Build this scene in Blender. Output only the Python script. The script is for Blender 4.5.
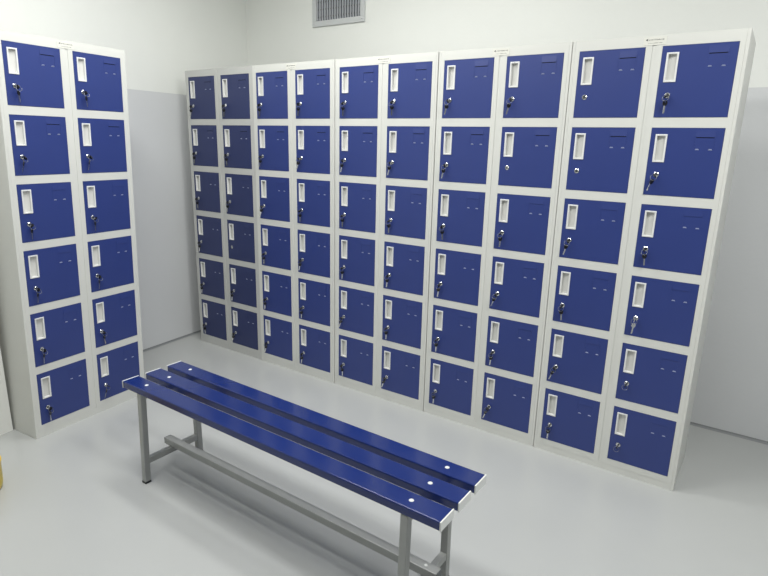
import bpy, bmesh, math, random
from mathutils import Vector, Matrix

for o in list(bpy.data.objects):
    bpy.data.objects.remove(o)
S = bpy.context.scene
COL = S.collection
R = math.radians
random.seed(4)

# ------------------------------------------------------------------ camera
cam_d = bpy.data.cameras.new('camera')
cam_d.sensor_width = 36.0
cam_d.lens = 36.0 * 566.4692 / 768
cam_d.clip_start = 0.05
cam = bpy.data.objects.new('camera', cam_d)
COL.objects.link(cam)
cam.location = (3.2773, -2.5006, 1.4333)
cam.rotation_euler = (R(75.5343), R(-1.3068), R(34.2901))
S.camera = cam

# ------------------------------------------------------------------ world, lights, exposure
world = bpy.data.worlds.new('world')
S.world = world
world.use_nodes = True
world.node_tree.nodes['Background'].inputs[0].default_value = (0.8, 0.9, 1.0, 1)
world.node_tree.nodes['Background'].inputs[1].default_value = 0.05
S.view_settings.view_transform = 'Standard'
S.view_settings.look = 'None'
S.view_settings.gamma = 1.0
S.view_settings.use_curve_mapping = False
S.view_settings.exposure = 0.0

CEIL = 2.85
# ceiling LED panels: (x, y, size x, size y, watts)
PANELS = [
    (1.60, -1.60, 1.20, 0.45, 33),
    (1.40, -0.60, 1.20, 0.30, 20),
    (3.90, -1.15, 1.20, 0.45, 44),
    (2.20, -3.90, 1.20, 0.30, 8),
]
for i, (x, y, sx, sy, w) in enumerate(PANELS):
    ld = bpy.data.lights.new('panel_light', 'AREA')
    ld.shape = 'RECTANGLE'
    ld.size, ld.size_y = sx - 0.06, sy - 0.06
    ld.energy = w
    ld.color = (1.0, 0.998, 0.968)
    lo = bpy.data.objects.new('panel_light', ld)
    lo.location = (x, y, CEIL - 0.045)
    COL.objects.link(lo)


# ------------------------------------------------------------------ materials
def srgb(r, g, b):
    def f(c):
        c /= 255
        return c / 12.92 if c <= 0.04045 else ((c + 0.055) / 1.055) ** 2.4
    return (f(r), f(g), f(b), 1)


def mat(name, col, rough=0.5, metal=0.0, spec=0.5, noise=0.0, nscale=6.0, bump=0.0, bscale=200.0,
        rough_var=0.0, coat=0.0, emit=None):
    m = bpy.data.materials.new(name)
    m.use_nodes = True
    nt = m.node_tree
    N, L = nt.nodes, nt.links
    b = N['Principled BSDF']
    b.inputs['Base Color'].default_value = col
    b.inputs['Roughness'].default_value = rough
    b.inputs['Metallic'].default_value = metal
    b.inputs['Specular IOR Level'].default_value = spec
    b.inputs['Coat Weight'].default_value = coat
    tc = N.new('ShaderNodeTexCoord')
    if noise > 0 or rough_var > 0:
        n = N.new('ShaderNodeTexNoise')
        n.inputs['Scale'].default_value = nscale
        n.inputs['Detail'].default_value = 4
        L.new(tc.outputs['Object'], n.inputs['Vector'])
        if noise > 0:
            mr = N.new('ShaderNodeMapRange')
            mr.inputs['From Min'].default_value = 0.3
            mr.inputs['From Max'].default_value = 0.7
            mr.inputs['To Min'].default_value = 1 - noise
            mr.inputs['To Max'].default_value = 1 + noise
            L.new(n.outputs['Fac'], mr.inputs['Value'])
            mx = N.new('ShaderNodeMix')
            mx.data_type = 'RGBA'
            mx.blend_type = 'MULTIPLY'
            mx.inputs[0].default_value = 1
            mx.inputs[6].default_value = col
            L.new(mr.outputs[0], mx.inputs[7])
            L.new(mx.outputs[2], b.inputs['Base Color'])
        if rough_var > 0:
            m2 = N.new('ShaderNodeMapRange')
            m2.inputs['To Min'].default_value = rough - rough_var
            m2.inputs['To Max'].default_value = rough + rough_var
            L.new(n.outputs['Fac'], m2.inputs['Value'])
            L.new(m2.outputs[0], b.inputs['Roughness'])
    if bump > 0:
        n2 = N.new('ShaderNodeTexNoise')
        n2.inputs['Scale'].default_value = bscale
        n2.inputs['Detail'].default_value = 2
        L.new(tc.outputs['Object'], n2.inputs['Vector'])
        bp = N.new('ShaderNodeBump')
        bp.inputs['Strength'].default_value = bump
        bp.inputs['Distance'].default_value = 0.002
        L.new(n2.outputs['Fac'], bp.inputs['Height'])
        L.new(bp.outputs[0], b.inputs['Normal'])
    if emit:
        b.inputs['Emission Color'].default_value = emit[0]
        b.inputs['Emission Strength'].default_value = emit[1]
    return m


PAINT_LINE = 1.715


def wall_mat(name, upper, lower, line):
    """two-tone painted wall: one colour above a level paint line, another below it"""
    m = mat(name, upper, rough=0.5, spec=0.35, bump=0.25, bscale=60)
    nt = m.node_tree
    N, L = nt.nodes, nt.links
    g = N.new('ShaderNodeNewGeometry')
    sp = N.new('ShaderNodeSeparateXYZ')
    L.new(g.outputs['Position'], sp.inputs[0])
    mr = N.new('ShaderNodeMapRange')
    mr.inputs['From Min'].default_value = line - 0.001
    mr.inputs['From Max'].default_value = line + 0.001
    L.new(sp.outputs['Z'], mr.inputs['Value'])
    mx = N.new('ShaderNodeMix')
    mx.data_type = 'RGBA'
    mx.inputs[6].default_value = lower
    mx.inputs[7].default_value = upper
    L.new(mr.outputs[0], mx.inputs[0])
    n = N.new('ShaderNodeTexNoise')
    n.inputs['Scale'].default_value = 1.7
    n.inputs['Detail'].default_value = 5
    tc = N.new('ShaderNodeTexCoord')
    L.new(tc.outputs['Object'], n.inputs['Vector'])
    mr2 = N.new('ShaderNodeMapRange')
    mr2.inputs['To Min'].default_value = 0.96
    mr2.inputs['To Max'].default_value = 1.04
    L.new(n.outputs['Fac'], mr2.inputs['Value'])
    mu = N.new('ShaderNodeMix')
    mu.data_type = 'RGBA'
    mu.blend_type = 'MULTIPLY'
    mu.inputs[0].default_value = 1
    L.new(mx.outputs[2], mu.inputs[6])
    L.new(mr2.outputs[0], mu.inputs[7])
    L.new(mu.outputs[2], N['Principled BSDF'].inputs['Base Color'])
    return m


M = {}
M['wall'] = wall_mat('two_tone_wall_paint', srgb(243, 245, 241), srgb(219, 221, 223), PAINT_LINE)
M['white_wall'] = mat('white_wall_paint', srgb(234, 235, 231), 0.55, spec=0.3, noise=0.02, bump=0.2, bscale=60)
M['grey_wall'] = mat('grey_wall_paint', srgb(150, 153, 156), 0.6, spec=0.3)
M['ceiling'] = mat('ceiling_paint', srgb(232, 233, 230), 0.8, spec=0.2)
M['floor'] = mat('grey_epoxy_floor', srgb(183, 185, 184), 0.24, spec=0.5, noise=0.02, nscale=2.2, rough_var=0.03)
M['cove'] = mat('grey_skirting_paint', srgb(140, 143, 145), 0.4, spec=0.4)
M['white_steel'] = mat('off_white_painted_steel', srgb(215, 216, 211), 0.38, spec=0.45, noise=0.012, nscale=3)
M['blue_door'] = mat('blue_powder_coated_steel', srgb(38, 56, 122), 0.42, spec=0.65, noise=0.03, nscale=4,
                     bump=0.12, bscale=420)
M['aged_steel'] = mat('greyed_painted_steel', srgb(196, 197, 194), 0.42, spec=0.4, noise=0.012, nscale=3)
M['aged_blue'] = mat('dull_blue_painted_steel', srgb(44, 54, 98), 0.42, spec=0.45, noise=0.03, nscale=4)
M['ring'] = mat('dull_steel_ring', srgb(130, 132, 136), 0.35, metal=1.0)
M['dark_gap'] = mat('dark_interior', srgb(30, 32, 38), 0.8, spec=0.1)
M['handle'] = mat('white_plastic_handle', srgb(226, 227, 226), 0.35, spec=0.5)
M['handle_in'] = mat('pale_grey_pocket_plastic', srgb(214, 214, 210), 0.4, spec=0.4)
M['chrome'] = mat('chrome', srgb(215, 216, 218), 0.16, metal=1.0)
M['black'] = mat('black_plastic', srgb(18, 19, 24), 0.35, spec=0.5)
M['clip'] = mat('bare_cut_metal', srgb(168, 176, 204), 0.4, metal=0.2)
M['sticker'] = mat('pale_sticker', srgb(222, 222, 214), 0.35)
M['ink'] = mat('grey_print', srgb(74, 76, 78), 0.6)
M['bench_blue'] = mat('glossy_blue_lacquer', srgb(20, 40, 102), 0.15, spec=0.55, noise=0.03, nscale=5)
M['cap'] = mat('white_plastic_cap', srgb(226, 228, 226), 0.4)
M['tube'] = mat('grey_painted_steel_tube', srgb(160, 162, 160), 0.36, metal=0.15, spec=0.5, noise=0.03, nscale=20)
M['tube_dark'] = mat('dark_grey_plug', srgb(92, 96, 98), 0.5)
M['yellow'] = mat('yellow_plastic', srgb(214, 188, 60), 0.35)
M['vent'] = mat('white_vent_paint', srgb(206, 209, 210), 0.45)
M['vent_blade'] = mat('grey_vent_blade', srgb(214, 217, 221), 0.45)
M['vent_dark'] = mat('vent_interior', srgb(76, 82, 92), 0.8)
M['diffuser'] = mat('lit_panel_diffuser', srgb(240, 240, 236), 0.5, emit=((1, 0.985, 0.94, 1), 1.5))


# ------------------------------------------------------------------ helpers
def link(name, bm, m, parent=None, loc=None, smooth=False):
    me = bpy.data.meshes.new(name)
    bmesh.ops.recalc_face_normals(bm, faces=bm.faces)
    bm.to_mesh(me)
    bm.free()
    me.materials.append(M[m])
    if smooth:
        for p in me.polygons:
            p.use_smooth = True
    o = bpy.data.objects.new(name, me)
    COL.objects.link(o)
    if parent:
        o.parent = parent
    if loc:
        o.location = loc
    return o


def tag(o, label=None, cat=None, group=None, kind=None):
    if label: o['label'] = label
    if cat: o['category'] = cat
    if group: o['group'] = group
    if kind: o['kind'] = kind
    return o


def empty(name, loc, rz=0.0):
    o = bpy.data.objects.new(name, None)
    o.empty_display_size = 0.1
    o.location = loc
    o.rotation_euler = (0, 0, rz)
    COL.objects.link(o)
    return o


def box(bm, x0, x1, y0, y1, z0, z1, bev=0.0, seg=2):
    r = bmesh.ops.create_cube(bm, size=1)
    vs = r['verts']
    for v in vs:
        v.co = Vector(((x0 + x1) / 2 + v.co.x * (x1 - x0), (y0 + y1) / 2 + v.co.y * (y1 - y0),
                       (z0 + z1) / 2 + v.co.z * (z1 - z0)))
    if bev > 0:
        es = {e for v in vs for e in v.link_edges}
        bmesh.ops.bevel(bm, geom=list(es), offset=bev, segments=seg, affect='EDGES', profile=0.5)


def cyl(bm, p0, p1, r0, r1=None, n=20, caps=True):
    p0, p1 = Vector(p0), Vector(p1)
    d = p1 - p0
    q = d.to_track_quat('Z', 'Y').to_matrix().to_4x4()
    mt = Matrix.Translation((p0 + p1) / 2) @ q
    bmesh.ops.create_cone(bm, cap_ends=caps, segments=n, radius1=r0, radius2=r0 if r1 is None else r1,
                          depth=d.length, matrix=mt)


def lathe(bm, prof, n=32, mtx=None):
    """prof: list of (r, z) revolved about Z"""
    rings = []
    for r, z in prof:
        if r < 1e-6:
            rings.append([bm.verts.new((0, 0, z))])
        else:
            rings.append([bm.verts.new((r * math.cos(2 * math.pi * k / n), r * math.sin(2 * math.pi * k / n), z))
                          for k in range(n)])
    for a, b in zip(rings, rings[1:]):
        for k in range(n):
            k2 = (k + 1) % n
            if len(a) == 1 and len(b) > 1:
                bm.faces.new((a[0], b[k], b[k2]))
            elif len(b) == 1 and len(a) > 1:
                bm.faces.new((a[k], b[0], a[k2]))
            elif len(a) > 1:
                bm.faces.new((a[k], b[k], b[k2], a[k2]))
    if mtx:
        for rg in rings:
            for v in rg:
                v.co = mtx @ v.co


def torus(bm, c, Rr, r, axis_m, n=20, k=6):
    g = []
    for i in range(n):
        a = 2 * math.pi * i / n
        ring = []
        for j in range(k):
            b = 2 * math.pi * j / k
            p = Vector(((Rr + r * math.cos(b)) * math.cos(a), (Rr + r * math.cos(b)) * math.sin(a), r * math.sin(b)))
            ring.append(bm.verts.new(Vector(c) + axis_m @ p))
        g.append(ring)
    for i in range(n):
        for j in range(k):
            bm.faces.new((g[i][j], g[(i + 1) % n][j], g[(i + 1) % n][(j + 1) % k], g[i][(j + 1) % k]))


def shear(bm, s):
    if s:
        for v in bm.verts:
            v.co.x += s * v.co.z


# ------------------------------------------------------------------ room shell
BACK = 0.738
LX0, LK = -0.156, -0.0785          # left wall: x = LX0 + LK*y
XR, YF = 5.4, -5.6


def lx(y): return LX0 + LK * y


def struct(name, bm, m):
    return tag(link(name, bm, m), kind='structure')


def prism(bm, pts, z0, z1):
    lo = [bm.verts.new((x, y, z0)) for x, y in pts]
    hi = [bm.verts.new((x, y, z1)) for x, y in pts]
    bm.faces.new(lo[::-1])
    bm.faces.new(hi)
    n = len(pts)
    for i in range(n):
        bm.faces.new((lo[i], lo[(i + 1) % n], hi[(i + 1) % n], hi[i]))


bm = bmesh.new(); box(bm, -1.0, XR + 0.2, YF - 0.2, BACK + 0.2, -0.1, 0.0); struct('floor', bm, 'floor')
bm = bmesh.new(); box(bm, -1.0, XR + 0.2, YF - 0.2, BACK + 0.2, CEIL, CEIL + 0.1); struct('ceiling', bm, 'ceiling')
bm = bmesh.new(); box(bm, lx(BACK) - 0.2, XR + 0.2, BACK, BACK + 0.15, 0, CEIL); struct('wall_back', bm, 'wall')
bm = bmesh.new()
prism(bm, [(lx(YF), YF), (lx(BACK), BACK), (lx(BACK) - 0.15, BACK), (lx(YF) - 0.15, YF)], 0, CEIL)
struct('wall_left', bm, 'wall')
bm = bmesh.new(); box(bm, XR, XR + 0.15, YF, BACK, 0, CEIL); struct('wall_right', bm, 'grey_wall')
bm = bmesh.new(); box(bm, lx(YF) - 0.2, XR + 0.2, YF - 0.15, YF, 0, CEIL); struct('wall_front', bm, 'grey_wall')
# white return wall that projects beside the left locker
PX, PY = 0.3376, -1.408
bm = bmesh.new()
yy = -4.2
prism(bm, [(lx(PY), PY - 0.085 * (PX - lx(PY)) - 0.006), (PX, PY - 0.004), (PX - 0.085 * (yy - PY), yy), (lx(yy), yy)], 0, CEIL)
struct('wall_left_return', bm, 'white_wall')


def cove(name, p, q, nrm, h=0.013, d=0.012):
    """small coved skirting from p to q; nrm points into the room"""
    bm = bmesh.new()
    prof = [(0, 0), (d, 0), (d * 0.45, h * 0.22), (d * 0.2, h * 0.55), (d * 0.16, h), (0, h)]
    A, B = [], []
    for (a, z) in prof:
        A.append(bm.verts.new((p[0] + nrm[0] * a, p[1] + nrm[1] * a, z)))
        B.append(bm.verts.new((q[0] + nrm[0] * a, q[1] + nrm[1] * a, z)))
    n = len(prof)
    for i in range(n):
        bm.faces.new((A[i], A[(i + 1) % n], B[(i + 1) % n], B[i]))
    bm.faces.new(A); bm.faces.new(B[::-1])
    return struct(name, bm, 'cove')


cove('baseboard_back', (lx(BACK), BACK), (XR, BACK), (0, -1))
cove('baseboard_left', (lx(PY), PY), (lx(BACK), BACK), (1, 0.0785))

# ------------------------------------------------------------------ locker
W, A_, C_, T_, B_, G_, H_ = 0.6253, 0.0314, 0.0596, 0.0409, 0.0609, 0.0373, 1.85
DEP = 0.36
DW = (W - 2 * A_ - C_) / 2
DH = (H_ - T_ - B_ - 5 * G_) / 6
BW = W - 0.0026                    # steel body, a hair narrower than its pitch
DT = 0.016                         # door thickness
GAP = 0.0009


def col_x(c): return A_ + c * (DW + C_) - W / 2       # left edge of a door, from the unit's middle
def row_z(r): return H_ - T_ - r * (DH + G_) - DH     # bottom edge of a door


# handle pocket inside a door, from the door's lower-left corner
HX0, HX1 = 0.0178, 0.0605
HZ1, HZ0 = DH - 0.0245, DH - 0.1310
LKX, LKZ = 0.0385, DH - 0.1790
CX0, CX1 = 0.158, 0.222
CZ1, CZ0 = DH - 0.034, DH - 0.078
RIM = 0.0065


def body_mesh(s):
    bm = bmesh.new()
    h = BW / 2
    y1 = DEP
    yf = 0.0
    yb = 0.020                     # face frame depth
    t = 0.012
    # carcass: sides, top, bottom, back and shelves
    box(bm, -h, -h + t, yf, y1, 0, H_, 0.0012, 1)
    box(bm, h - t, h, yf, y1, 0, H_, 0.0012, 1)
    box(bm, -h + t, h - t, yf + 0.001, y1, H_ - t, H_)
    box(bm, -h + t, h - t, yf + 0.001, y1, 0.0, 0.03)
    box(bm, -h + t, h - t, y1 - t, y1, 0.03, H_ - t)
    box(bm, -0.006, 0.006, yb, y1 - t, 0.03, H_ - t)
    for r in range(5):
        z = row_z(r) - G_ / 2
        box(bm, -h + t, h - t, yb, y1 - t, z - 0.004, z + 0.004)
    # face frame: stiles
    box(bm, -h + t, -W / 2 + A_, yf, yb, 0.03, H_ - t)
    box(bm, W / 2 - A_, h - t, yf, yb, 0.03, H_ - t)
    g = 0.007                      # recessed strip down the middle stile
    box(bm, -C_ / 2, -g, yf, yb, 0.03, H_ - t)
    box(bm, g, C_ / 2, yf, yb, 0.03, H_ - t)
    box(bm, -g, g, yf + 0.0022, yb, 0.03, H_ - t)
    # rails
    for c in range(2):
        x0 = col_x(c)
        box(bm, x0, x0 + DW, yf, yb, H_ - T_, H_ - t)
        box(bm, x0, x0 + DW, yf, yb, 0.03, B_)
        for r in range(5):
            z1 = row_z(r)
            box(bm, x0, x0 + DW, yf + 0.0003, yb, z1 - G_, z1)
    shear(bm, s)
    return bm


def door_mesh(s):
    """door leaf with a rectangular opening for the pocket handle"""
    bm = bmesh.new()
    xs = [GAP, HX0 + 0.001, HX1 - 0.001, DW - GAP]
    zs = [GAP, HZ0 + 0.001, HZ1 - 0.001, DH - GAP]
    for (y, flip) in ((0.0, False), (DT, True)):
        g = [[bm.verts.new((x, y, z)) for z in zs] for x in xs]
        for i in range(3):
            for j in range(3):
                if i == 1 and j == 1:
                    continue
                f = (g[i][j], g[i + 1][j], g[i + 1][j + 1], g[i][j + 1])
                bm.faces.new(f if not flip else f[::-1])
        if flip:
            gb = g
        else:
            gf = g
    per = [(i, 0) for i in range(3)] + [(3, j) for j in range(3)] + [(i, 3) for i in range(3, 0, -1)] + [(0, j) for j in range(3, 0, -1)]
    for a, b in zip(per, per[1:] + per[:1]):
        bm.faces.new((gf[a[0]][a[1]], gb[a[0]][a[1]], gb[b[0]][b[1]], gf[b[0]][b[1]]))
    ho = [(1, 1), (2, 1), (2, 2), (1, 2)]
    for a, b in zip(ho, ho[1:] + ho[:1]):
        bm.faces.new((gf[a[0]][a[1]], gf[b[0]][b[1]], gb[b[0]][b[1]], gb[a[0]][a[1]]))
    # rolled edge so that the outer corner catches light
    shear(bm, s)
    return bm


def handle_mesh(s):
    bm = bmesh.new()
    f = -0.0028
    w0, w1, z0, z1 = HX0, HX1, HZ0, HZ1
    box(bm, w0, w0 + RIM, f, 0.012, z0, z1, 0.0012, 2)
    box(bm, w1 - RIM, w1, f, 0.012, z0, z1, 0.0012, 2)
    box(bm, w0 + RIM * 0.8, w1 - RIM * 0.8, f, 0.012, z0, z0 + RIM, 0.0012, 2)
    box(bm, w0 + RIM * 0.8, w1 - RIM * 0.8, f, 0.012, z1 - RIM, z1, 0.0012, 2)
    # tiny rivets at the ends
    for z in (z0 + RIM * 0.5, z1 - RIM * 0.5):
        cyl(bm, ((w0 + w1) / 2, f - 0.0008, z), ((w0 + w1) / 2, f + 0.002, z), 0.0022, n=10)
    shear(bm, s)
    return bm


def pocket_mesh(s):
    bm = bmesh.new()
    a, b = HX0 + RIM * 0.7, HX1 - RIM * 0.7
    z0, z1 = HZ0 + RIM * 0.7, HZ1 - RIM * 0.7
    # sloping finger pocket: deeper on the lock side
    v = [bm.verts.new(c) for c in (
        (a, 0.013, z0), (b, 0.0075, z0), (b, 0.0075, z1), (a, 0.013, z1),
        (a, 0.0148, z0), (b, 0.0148, z0), (b, 0.0148, z1), (a, 0.0148, z1))]
    for f in ((0, 1, 2, 3), (7, 6, 5, 4), (0, 4, 5, 1), (1, 5, 6, 2), (2, 6, 7, 3), (3, 7, 4, 0)):
        bm.faces.new([v[i] for i in f])
    shear(bm, s)
    return bm


def slot_mesh(s):
    """pressed name-card holder: hooded slot above, faint pressed outline at the sides"""
    bm = bmesh.new()
    v = [bm.verts.new(c) for c in (
        (CX0, 0.0, CZ1 + 0.024), (CX1, 0.0, CZ1 + 0.024),
        (CX0, -0.0015, CZ1), (CX1, -0.0015, CZ1),
        (CX0, 0.0002, CZ1 - 0.0002), (CX1, 0.0002, CZ1 - 0.0002))]
    for f in ((0, 2, 3, 1), (2, 4, 5, 3), (4, 0, 1, 5), (0, 4, 2), (1, 3, 5)):
        bm.faces.new([v[i] for i in f])
    box(bm, CX0 - 0.0015, CX0, -0.0006, 0.0002, CZ0, CZ1)
    box(bm, CX1, CX1 + 0.0015, -0.0006, 0.0002, CZ0, CZ1)
    shear(bm, s)
    return bm


def shadow_slit_mesh(s):
    bm = bmesh.new()
    box(bm, CX0 + 0.002, CX1 - 0.002, -0.0004, 0.0003, CZ1 - 0.0030, CZ1 - 0.0002)
    shear(bm, s)
    return bm


def clip_mesh(s):
    bm = bmesh.new()
    v = [bm.verts.new(c) for c in (
        (-0.0075, 0.0, -0.0035), (0.0075, 0.0, -0.0035),
        (-0.005, -0.0024, 0.0), (0.005, -0.0024, 0.0),
        (-0.0045, 0.0002, 0.0012), (0.0045, 0.0002, 0.0012))]
    for f in ((0, 1, 3, 2), (2, 3, 5, 4), (0, 2, 4), (1, 5, 3), (0, 4, 5, 1)):
        bm.faces.new([v[i] for i in f])
    shear(bm, s)
    return bm


def lock_mesh(s):
    bm = bmesh.new()
    prof = [(0.0, -0.0040), (0.0068, -0.0040), (0.0080, -0.0030), (0.0100, -0.0016), (0.0102, 0.0005), (0.0, 0.0005)]
    lathe(bm, [(r, z) for r, z in prof], 22, Matrix.Rotation(R(-90), 4, 'X'))
    return bm


def keyway_mesh(s):
    bm = bmesh.new()
    box(bm, -0.0008, 0.0008, -0.0044, -0.0038, -0.0042, 0.0042)
    return bm


def plate_mesh(s):
    bm = bmesh.new()
    box(bm, -0.040, 0.040, -0.0010, 0.0004, H_ - 0.036, H_ - 0.007, 0.0003, 1)
    shear(bm, s)
    return bm


def print_mesh(s):
    """the sticker's thin border, arrow mark and rows of small illegible strokes"""
    bm = bmesh.new()
    y0, y1 = -0.0013, -0.0009
    top, bot = H_ - 0.009, H_ - 0.034
    zc = top - 0.0075
    v = [bm.verts.new(c) for c in ((-0.034, y0, zc), (-0.0255, y0, zc + 0.0042), (-0.0255, y0, zc - 0.0042),
                                   (-0.034, y1, zc), (-0.0255, y1, zc + 0.0042), (-0.0255, y1, zc - 0.0042))]
    for f in ((0, 2, 1), (3, 4, 5), (0, 1, 4, 3), (1, 2, 5, 4), (2, 0, 3, 5)):
        bm.faces.new([v[i] for i in f])
    rnd = random.Random(7)
    x = -0.0225
    while x < 0.031:
        w = rnd.choice((0.0012, 0.0018, 0.0024))
        hh = rnd.choice((0.0012, 0.0018, 0.0026))
        box(bm, x, x + w * 0.75, y0, y1, zc - hh, zc + hh * 0.8)
        x += w + 0.0008
    x = -0.024
    while x < 0.026:
        w = rnd.choice((0.001, 0.002, 0.003))
        box(bm, x, x + w, y0, y1, bot + 0.0050, bot + 0.0050 + rnd.choice((0.0010, 0.0018)))
        x += w + 0.0012
    shear(bm, s)
    return bm


def build_locker(s, steel='white_steel', blue='blue_door'):
    """prototype unit with all its parts; s leans the unit sideways"""
    root = empty('locker', (0, 0, 0))
    yo = -DEP / 2
    P = {}
    P['body'] = link('body', body_mesh(s), steel, root, (0, yo, 0))
    first = None
    for r in range(6):
        for c in range(2):
            z = row_z(r)
            loc = (col_x(c) + s * z, yo - 0.0008, z)
            if first is None:
                d = link('door', door_mesh(s), blue, root, loc)
                hd = link('handle', handle_mesh(s), 'handle', d)
                link('finger_pocket', pocket_mesh(s), 'handle_in', d)
                link('slot_opening_shade', shadow_slit_mesh(s), 'dark_gap', d)  # dark strip paints in the shade of the opening under the hood
                link('lock', lock_mesh(s), 'chrome', d, (LKX + s * LKZ, 0, LKZ), smooth=False)
                link('keyhole', keyway_mesh(s), 'black', d, (LKX + s * LKZ, 0, LKZ))
                link('card_slot', slot_mesh(s), blue, d)
                for cx in (CX0 + 0.010, CX1 - 0.010):
                    link('card_clip', clip_mesh(s), 'clip', d, (cx + s * CZ0, 0, CZ0))
                first = d
            else:
                d = first.copy()
                COL.objects.link(d)
                d.parent = root
                d.location = loc
                for ch in first.children:
                    if ch.name.startswith('slot_opening_shade') and r > 1:
                        continue                       # dark strip left off lower rows, where the hood hides it from above
                    k = ch.copy()
                    COL.objects.link(k)
                    k.parent = d
    return root


def add_plate(root, s):
    p = link('name_plate', plate_mesh(s), 'sticker', root, (0, -DEP / 2, 0))
    link('plate_print', print_mesh(s), 'ink', p)


def copy_tree(o, parent=None):
    c = o.copy()
    COL.objects.link(c)
    c.parent = parent
    for ch in list(o.children):
        copy_tree(ch, c)
    return c


GL = 'tall white lockers with blue doors'
# the row of five along the back wall
names = ['leftmost', 'second', 'middle', 'fourth', 'rightmost']
labels = [
    'leftmost locker of the back row, duller grey-white with darker blue doors, beside the corner',
    'white locker with blue doors in the back row, second from the left',
    'middle locker of the five in the back row, white with twelve blue doors',
    'white locker with blue doors in the back row, fourth from the left',
    'rightmost locker of the back row, nearest, its bare white side toward the grey wall',
]
proto = build_locker(0.0)
units = []
for i in range(5):
    if i == 0:
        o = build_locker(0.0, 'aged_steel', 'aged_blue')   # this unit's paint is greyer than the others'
    else:
        o = proto if i == 1 else copy_tree(proto)
    units.append(o)
for i, o in enumerate(units):
    o.location = ((i + 0.5) * W, DEP / 2 + (-0.006, -0.009, -0.006, -0.003, -0.003)[i], 0)
    tag(o, labels[i], 'locker', GL)
    if i > 0:
        add_plate(o, 0)
# the single unit against the left wall
TH = -0.0848
LEAN = 0.0306
fx, fy = 0.5214, -1.3885            # its front lower near corner
phi = math.pi / 2 - TH
ux, uy = math.cos(phi), math.sin(phi)       # along the front
dx, dy = -math.sin(phi), math.cos(phi)      # into the cabinet
left = build_locker(LEAN)
left.location = (fx + ux * W / 2 + dx * DEP / 2, fy + uy * W / 2 + dy * DEP / 2, 0)
left.rotation_euler = (0, 0, phi)
tag(left, 'white locker with twelve blue doors standing alone against the left wall', 'locker', GL)
add_plate(left, LEAN)


# ------------------------------------------------------------------ keys in the locks
def key_head(bm, mtx):
    """rounded key bow with a hole, lying in the local XZ plane, hole near the top"""
    n = 14
    out = []
    for k in range(n):
        a = 2 * math.pi * k / n
        out.append((0.0095 * math.cos(a), 0.0105 * math.sin(a)))
    inn = [(0.0026 * math.cos(2 * math.pi * k / n), 0.0045 + 0.0026 * math.sin(2 * math.pi * k / n)) for k in range(n)]
    L = []
    for y in (-0.0017, 0.0017):
        L.append(([bm.verts.new(mtx @ Vector((x, y, z))) for x, z in out],
                  [bm.verts.new(mtx @ Vector((x, y, z))) for x, z in inn]))
    for k in range(n):
        q = (k + 1) % n
        bm.faces.new((L[0][0][k], L[0][0][q], L[0][1][q], L[0][1][k]))
        bm.faces.new((L[1][0][q], L[1][0][k], L[1][1][k], L[1][1][q]))
        bm.faces.new((L[0][0][q], L[0][0][k], L[1][0][k], L[1][0][q]))
        bm.faces.new((L[0][1][k], L[0][1][q], L[1][1][q], L[1][1][k]))


def key_set(kind, ang, twist):
    """pair of keys: one in the lock (origin at lock face), one hanging from the ring"""
    root = empty('keys', (0, 0, 0))
    # inserted key: its bow stands out from the lock, edge towards the door
    bm = bmesh.new()
    mt = Matrix.Translation((0, -0.0160, -0.0045)) @ Matrix.Rotation(R(twist), 4, 'Y') @ Matrix.Rotation(R(90), 4, 'Z') @ Matrix.Rotation(R(-90), 4, 'Y')
    key_head(bm, mt)
    link('inserted_key', bm, 'black' if kind != 2 else 'chrome', root)
    bm = bmesh.new()
    rr = Matrix.Rotation(R(ang), 4, 'Y')
    rc = rr @ Vector((0, -0.021, -0.0115))
    torus(bm, rc, 0.0115, 0.0009, (rr @ Matrix.Rotation(R(64), 4, 'X')).to_3x3())
    link('key_ring', bm, 'ring', root, smooth=True)
    if kind != 1:
        base = rr @ Vector((0, -0.0125, -0.0290))
        mt = Matrix.Translation(base) @ rr @ Matrix.Rotation(R(38 + ang), 4, 'Z')
        bm = bmesh.new()
        key_head(bm, mt)
        sp = link('spare_key_head', bm, 'black' if kind != 2 else 'chrome', root)
        bm = bmesh.new()
        b = bmesh.new()
        box(b, -0.0028, 0.0028, -0.0009, 0.0009, -0.0380, -0.0092)
        for j in range(4):
            box(b, 0.0020, 0.0036, -0.0009, 0.0009, -0.034 + j * 0.0055, -0.0318 + j * 0.0055)
        for v in b.verts:
            v.co = mt @ v.co
        bm.free()
        link('spare_key_blade', b, 'chrome', root)
    return root


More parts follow.
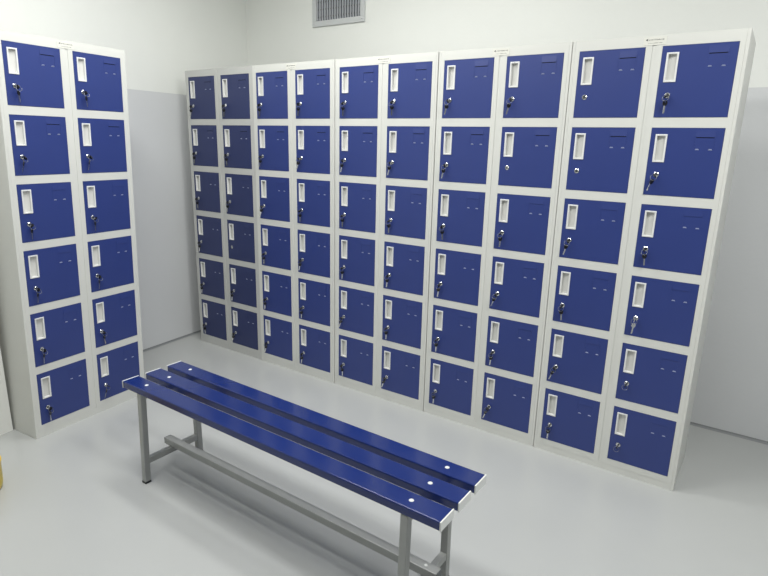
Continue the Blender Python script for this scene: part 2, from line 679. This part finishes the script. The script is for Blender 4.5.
protos = {}
ROW = ['top row', 'second row', 'third row', 'fourth row', 'fifth row', 'bottom row']
SIDE = ['left', 'right']
UD = ['leftmost locker in the back row', 'second locker from left in back row',
      'middle locker in the back row', 'fourth locker from left in back row',
      'rightmost locker in the back row', 'locker standing alone at left']
NOKEY = {(4, 0, 0), (4, 1, 0), (3, 1, 1), (0, 3, 1)}
RINGONLY = {(4, 5, 1), (4, 4, 1)}
used = set()
for u in range(6):
    for r in range(6):
        for c in range(2):
            if (u, r, c) in NOKEY:
                continue
            kind = 1 if (u, r, c) in RINGONLY else (2 if (u, r, c) == (4, 3, 1) else 0)
            var = 0 if kind else random.randrange(5)
            key = (kind, var)
            if key not in protos:
                protos[key] = key_set(kind, [6, 14, 2, -4, 20][var], [10, -25, 35, 0, -50][var])
                k = protos[key]
                used.add(key)
            else:
                k = copy_tree(protos[key])
            z = row_z(r)
            s = LEAN if u == 5 else 0
            lx_, ly_, lz_ = col_x(c) + s * z + LKX + s * LKZ, -DEP / 2 - 0.0048, z + LKZ
            U = left if u == 5 else units[u]
            a = U.rotation_euler.z
            k.location = (U.location.x + lx_ * math.cos(a) - ly_ * math.sin(a),
                          U.location.y + lx_ * math.sin(a) + ly_ * math.cos(a), lz_)
            k.rotation_euler = (0, 0, a)
            look = {0: 'keys', 1: 'single key and ring', 2: 'bright steel keys'}[kind]
            tag(k, '%s in %s %s door, %s' % (look, ROW[r], SIDE[c], UD[u]), 'keys',
                'keys hanging from the locker locks')

# ------------------------------------------------------------------ bench
BX, BY, BTH = 1.144, -1.2854, -0.0117
BH, BL, SW, SG, ST = 0.4364, 1.5325, 0.0744, 0.0321, 0.0291
bench = empty('bench', (BX, BY, 0), BTH)
tag(bench, 'low changing-room bench with three glossy blue slats on a grey steel frame', 'bench')
INS = 0.119
LEGS = INS
for k in range(3):
    t0 = k * (SW + SG)
    bm = bmesh.new()
    box(bm, 0.004, BL - 0.004, t0, t0 + SW, BH - ST, BH, 0.0040, 3)
    sl = link('slat', bm, 'bench_blue', bench)
    for (a, b) in ((0.0, 0.0045), (BL - 0.0045, BL)):
        bm = bmesh.new()
        box(bm, a, b, t0 - 0.0008, t0 + SW + 0.0008, BH - ST - 0.0008, BH + 0.0008, 0.0010, 2)
        tag(link('end_cap', bm, 'cap', sl), 'white plastic end cap')
    for sx in (INS, BL - INS):
        bm = bmesh.new()
        lathe(bm, [(0, 0.0022), (0.003, 0.0021), (0.006, 0.0014), (0.0078, 0.0), (0.0078, -0.001), (0, -0.001)], 20,
              Matrix.Translation((sx, t0 + SW / 2, BH)))
        tag(link('bolt', bm, 'cap', sl, smooth=True), 'pale round bolt head')
TT = 0.026
WT = 3 * SW + 2 * SG
LT = (0.001, WT - TT - 0.006)
ZT = BH - ST


def splay(bm, t):
    """legs lean slightly outward towards the floor"""
    k = -0.012 if t < 0.1 else 0.006
    for v in bm.verts:
        v.co.y += k * (ZT - v.co.z) / ZT


LEG_S = (LEGS - 0.005, BL - LEGS - 0.001)
for sx in LEG_S:
    x0, x1 = sx - TT / 2, sx + TT / 2
    for t in LT:
        bm = bmesh.new()
        box(bm, x0, x1, t, t + TT, 0.008, ZT, 0.0025, 2)
        splay(bm, t)
        lg = link('leg', bm, 'tube', bench)
        bm = bmesh.new()
        box(bm, x0 - 0.0005, x1 + 0.0005, t - 0.0005, t + TT + 0.0005, 0.0, 0.009, 0.001, 1)
        splay(bm, t)
        tag(link('foot', bm, 'black', lg), 'black plastic foot')
    bm = bmesh.new()
    box(bm, x0, x1, LT[0] + TT, LT[1], ZT - TT, ZT, 0.0022, 2)
    link('upper_crossbar', bm, 'tube', bench)
    bm = bmesh.new()
    box(bm, x0 + 0.002, x1 - 0.002, LT[0] + TT - 0.010, LT[1] + 0.006, 0.086, 0.112, 0.0022, 2)
    link('lower_crossbar', bm, 'tube', bench)
bm = bmesh.new()
tm = WT / 2
box(bm, LEGS - 0.045, BL - LEGS + 0.045, tm - 0.017, tm + 0.017, 0.112, 0.142, 0.0028, 2)
beam = link('stretcher', bm, 'tube', bench)
for sx, e in ((LEGS - 0.045, -1), (BL - LEGS + 0.045, 1)):
    bm = bmesh.new()
    a, b = sorted((sx, sx + e * 0.003))
    box(bm, a, b, tm - 0.0165, tm + 0.0165, 0.1125, 0.1415, 0.001, 1)
    tag(link('end_plug', bm, 'tube_dark', beam), 'dark plastic plug')
for sx in LEG_S[1:]:
    bm = bmesh.new()
    lathe(bm, [(0, 0.002), (0.004, 0.0016), (0.006, 0.0), (0.006, -0.001), (0, -0.001)], 16, Matrix.Translation((sx, tm, 0.142)))
    link('bolt', bm, 'cap', beam, smooth=True)

# ------------------------------------------------------------------ wall vent
vent = empty('air_vent', (0.677, BACK, 2.39))
tag(vent, 'white square air vent with vertical louvres high on the back wall', 'vent')
vw, vh, fr = 0.224, 0.200, 0.037
bm = bmesh.new()
for (a, b, c, d) in ((-vw, vw, -vh, -vh + fr), (-vw, vw, vh - fr, vh), (-vw, -vw + fr, -vh + fr, vh - fr), (vw - fr, vw, -vh + fr, vh - fr)):
    box(bm, a, b, -0.012, -0.001, c, d, 0.002, 1)
link('frame', bm, 'vent', vent)
bm = bmesh.new()
box(bm, -vw + fr, vw - fr, -0.003, -0.001, -vh + fr, vh - fr)
link('backing', bm, 'vent_dark', vent)
bm = bmesh.new()
nb = 17
for k in range(nb):
    x = -vw + fr + (k + 0.5) * (2 * (vw - fr)) / nb
    b2 = bmesh.new()
    box(b2, -0.0075, 0.0075, -0.0008, 0.0008, -vh + fr, vh - fr)
    tmp = bpy.data.meshes.new('t')
    bmesh.ops.transform(b2, matrix=Matrix.Translation((x, -0.009, 0)) @ Matrix.Rotation(R(82), 4, 'Z'), verts=b2.verts)
    b2.to_mesh(tmp); b2.free()
    bm.from_mesh(tmp)
    bpy.data.meshes.remove(tmp)
link('louvres', bm, 'vent_blade', vent)
bm = bmesh.new()
for k in range(7):
    z = -vh + fr + (k + 0.5) * 2 * (vh - fr) / 7
    box(bm, -vw + fr, vw - fr, -0.006, -0.0035, z - 0.004, z + 0.004)
link('rear_blades', bm, 'tube_dark', vent)
for sx in (-1, 1):
    for sz in (-1, 1):
        bm = bmesh.new()
        cyl(bm, (sx * (vw - fr / 2), -0.0135, sz * (vh - fr / 2)), (sx * (vw - fr / 2), -0.0115, sz * (vh - fr / 2)), 0.004, n=12)
        link('screw', bm, 'chrome', vent)

# ------------------------------------------------------------------ yellow bucket at the left edge
BUCKET = (0.76, -1.738, 0)
bk = empty('bucket', BUCKET)
tag(bk, 'yellow plastic bucket on the floor, cut off by the left edge of the picture', 'bucket')
bm = bmesh.new()
lathe(bm, [(0, 0.0), (0.088, 0.0), (0.096, 0.008), (0.100, 0.030), (0.101, 0.115), (0.104, 0.118), (0.104, 0.126), (0.098, 0.126),
           (0.096, 0.115), (0.090, 0.012), (0, 0.012)], 40)
link('pail', bm, 'yellow', bk, smooth=True)
bm = bmesh.new()
pts = [Vector((0.106 * math.cos(t), 0.106 * math.sin(t) * 0.5, 0.116 - 0.030 * math.sin(t))) for t in [math.pi * i / 14 for i in range(15)]]
for p, q in zip(pts, pts[1:]):
    cyl(bm, p, q, 0.0022, n=8)
link('bail_handle', bm, 'chrome', bk)

# ------------------------------------------------------------------ ceiling light housings
for (x, y, sx, sy, w) in PANELS:
    li = empty('ceiling_light', (x, y, CEIL))
    where = {0: 'above the bench', 1: 'nearest the back wall', 2: 'nearest the right wall', 3: 'toward the front of the room'}[PANELS.index((x, y, sx, sy, w))]
    tag(li, 'flat white rectangular ceiling light ' + where, 'ceiling light', 'ceiling light panels')
    bm = bmesh.new()
    a, b = sx / 2, sy / 2
    for (x0, x1, y0, y1) in ((-a, a, -b, -b + 0.03), (-a, a, b - 0.03, b), (-a, -a + 0.03, -b + 0.03, b - 0.03), (a - 0.03, a, -b + 0.03, b - 0.03)):
        box(bm, x0, x1, y0, y1, -0.04, 0.0)
    link('frame', bm, 'cap', li)
    bm = bmesh.new()
    box(bm, -a + 0.03, a - 0.03, -b + 0.03, b - 0.03, -0.03, -0.005)
    link('diffuser', bm, 'diffuser', li)
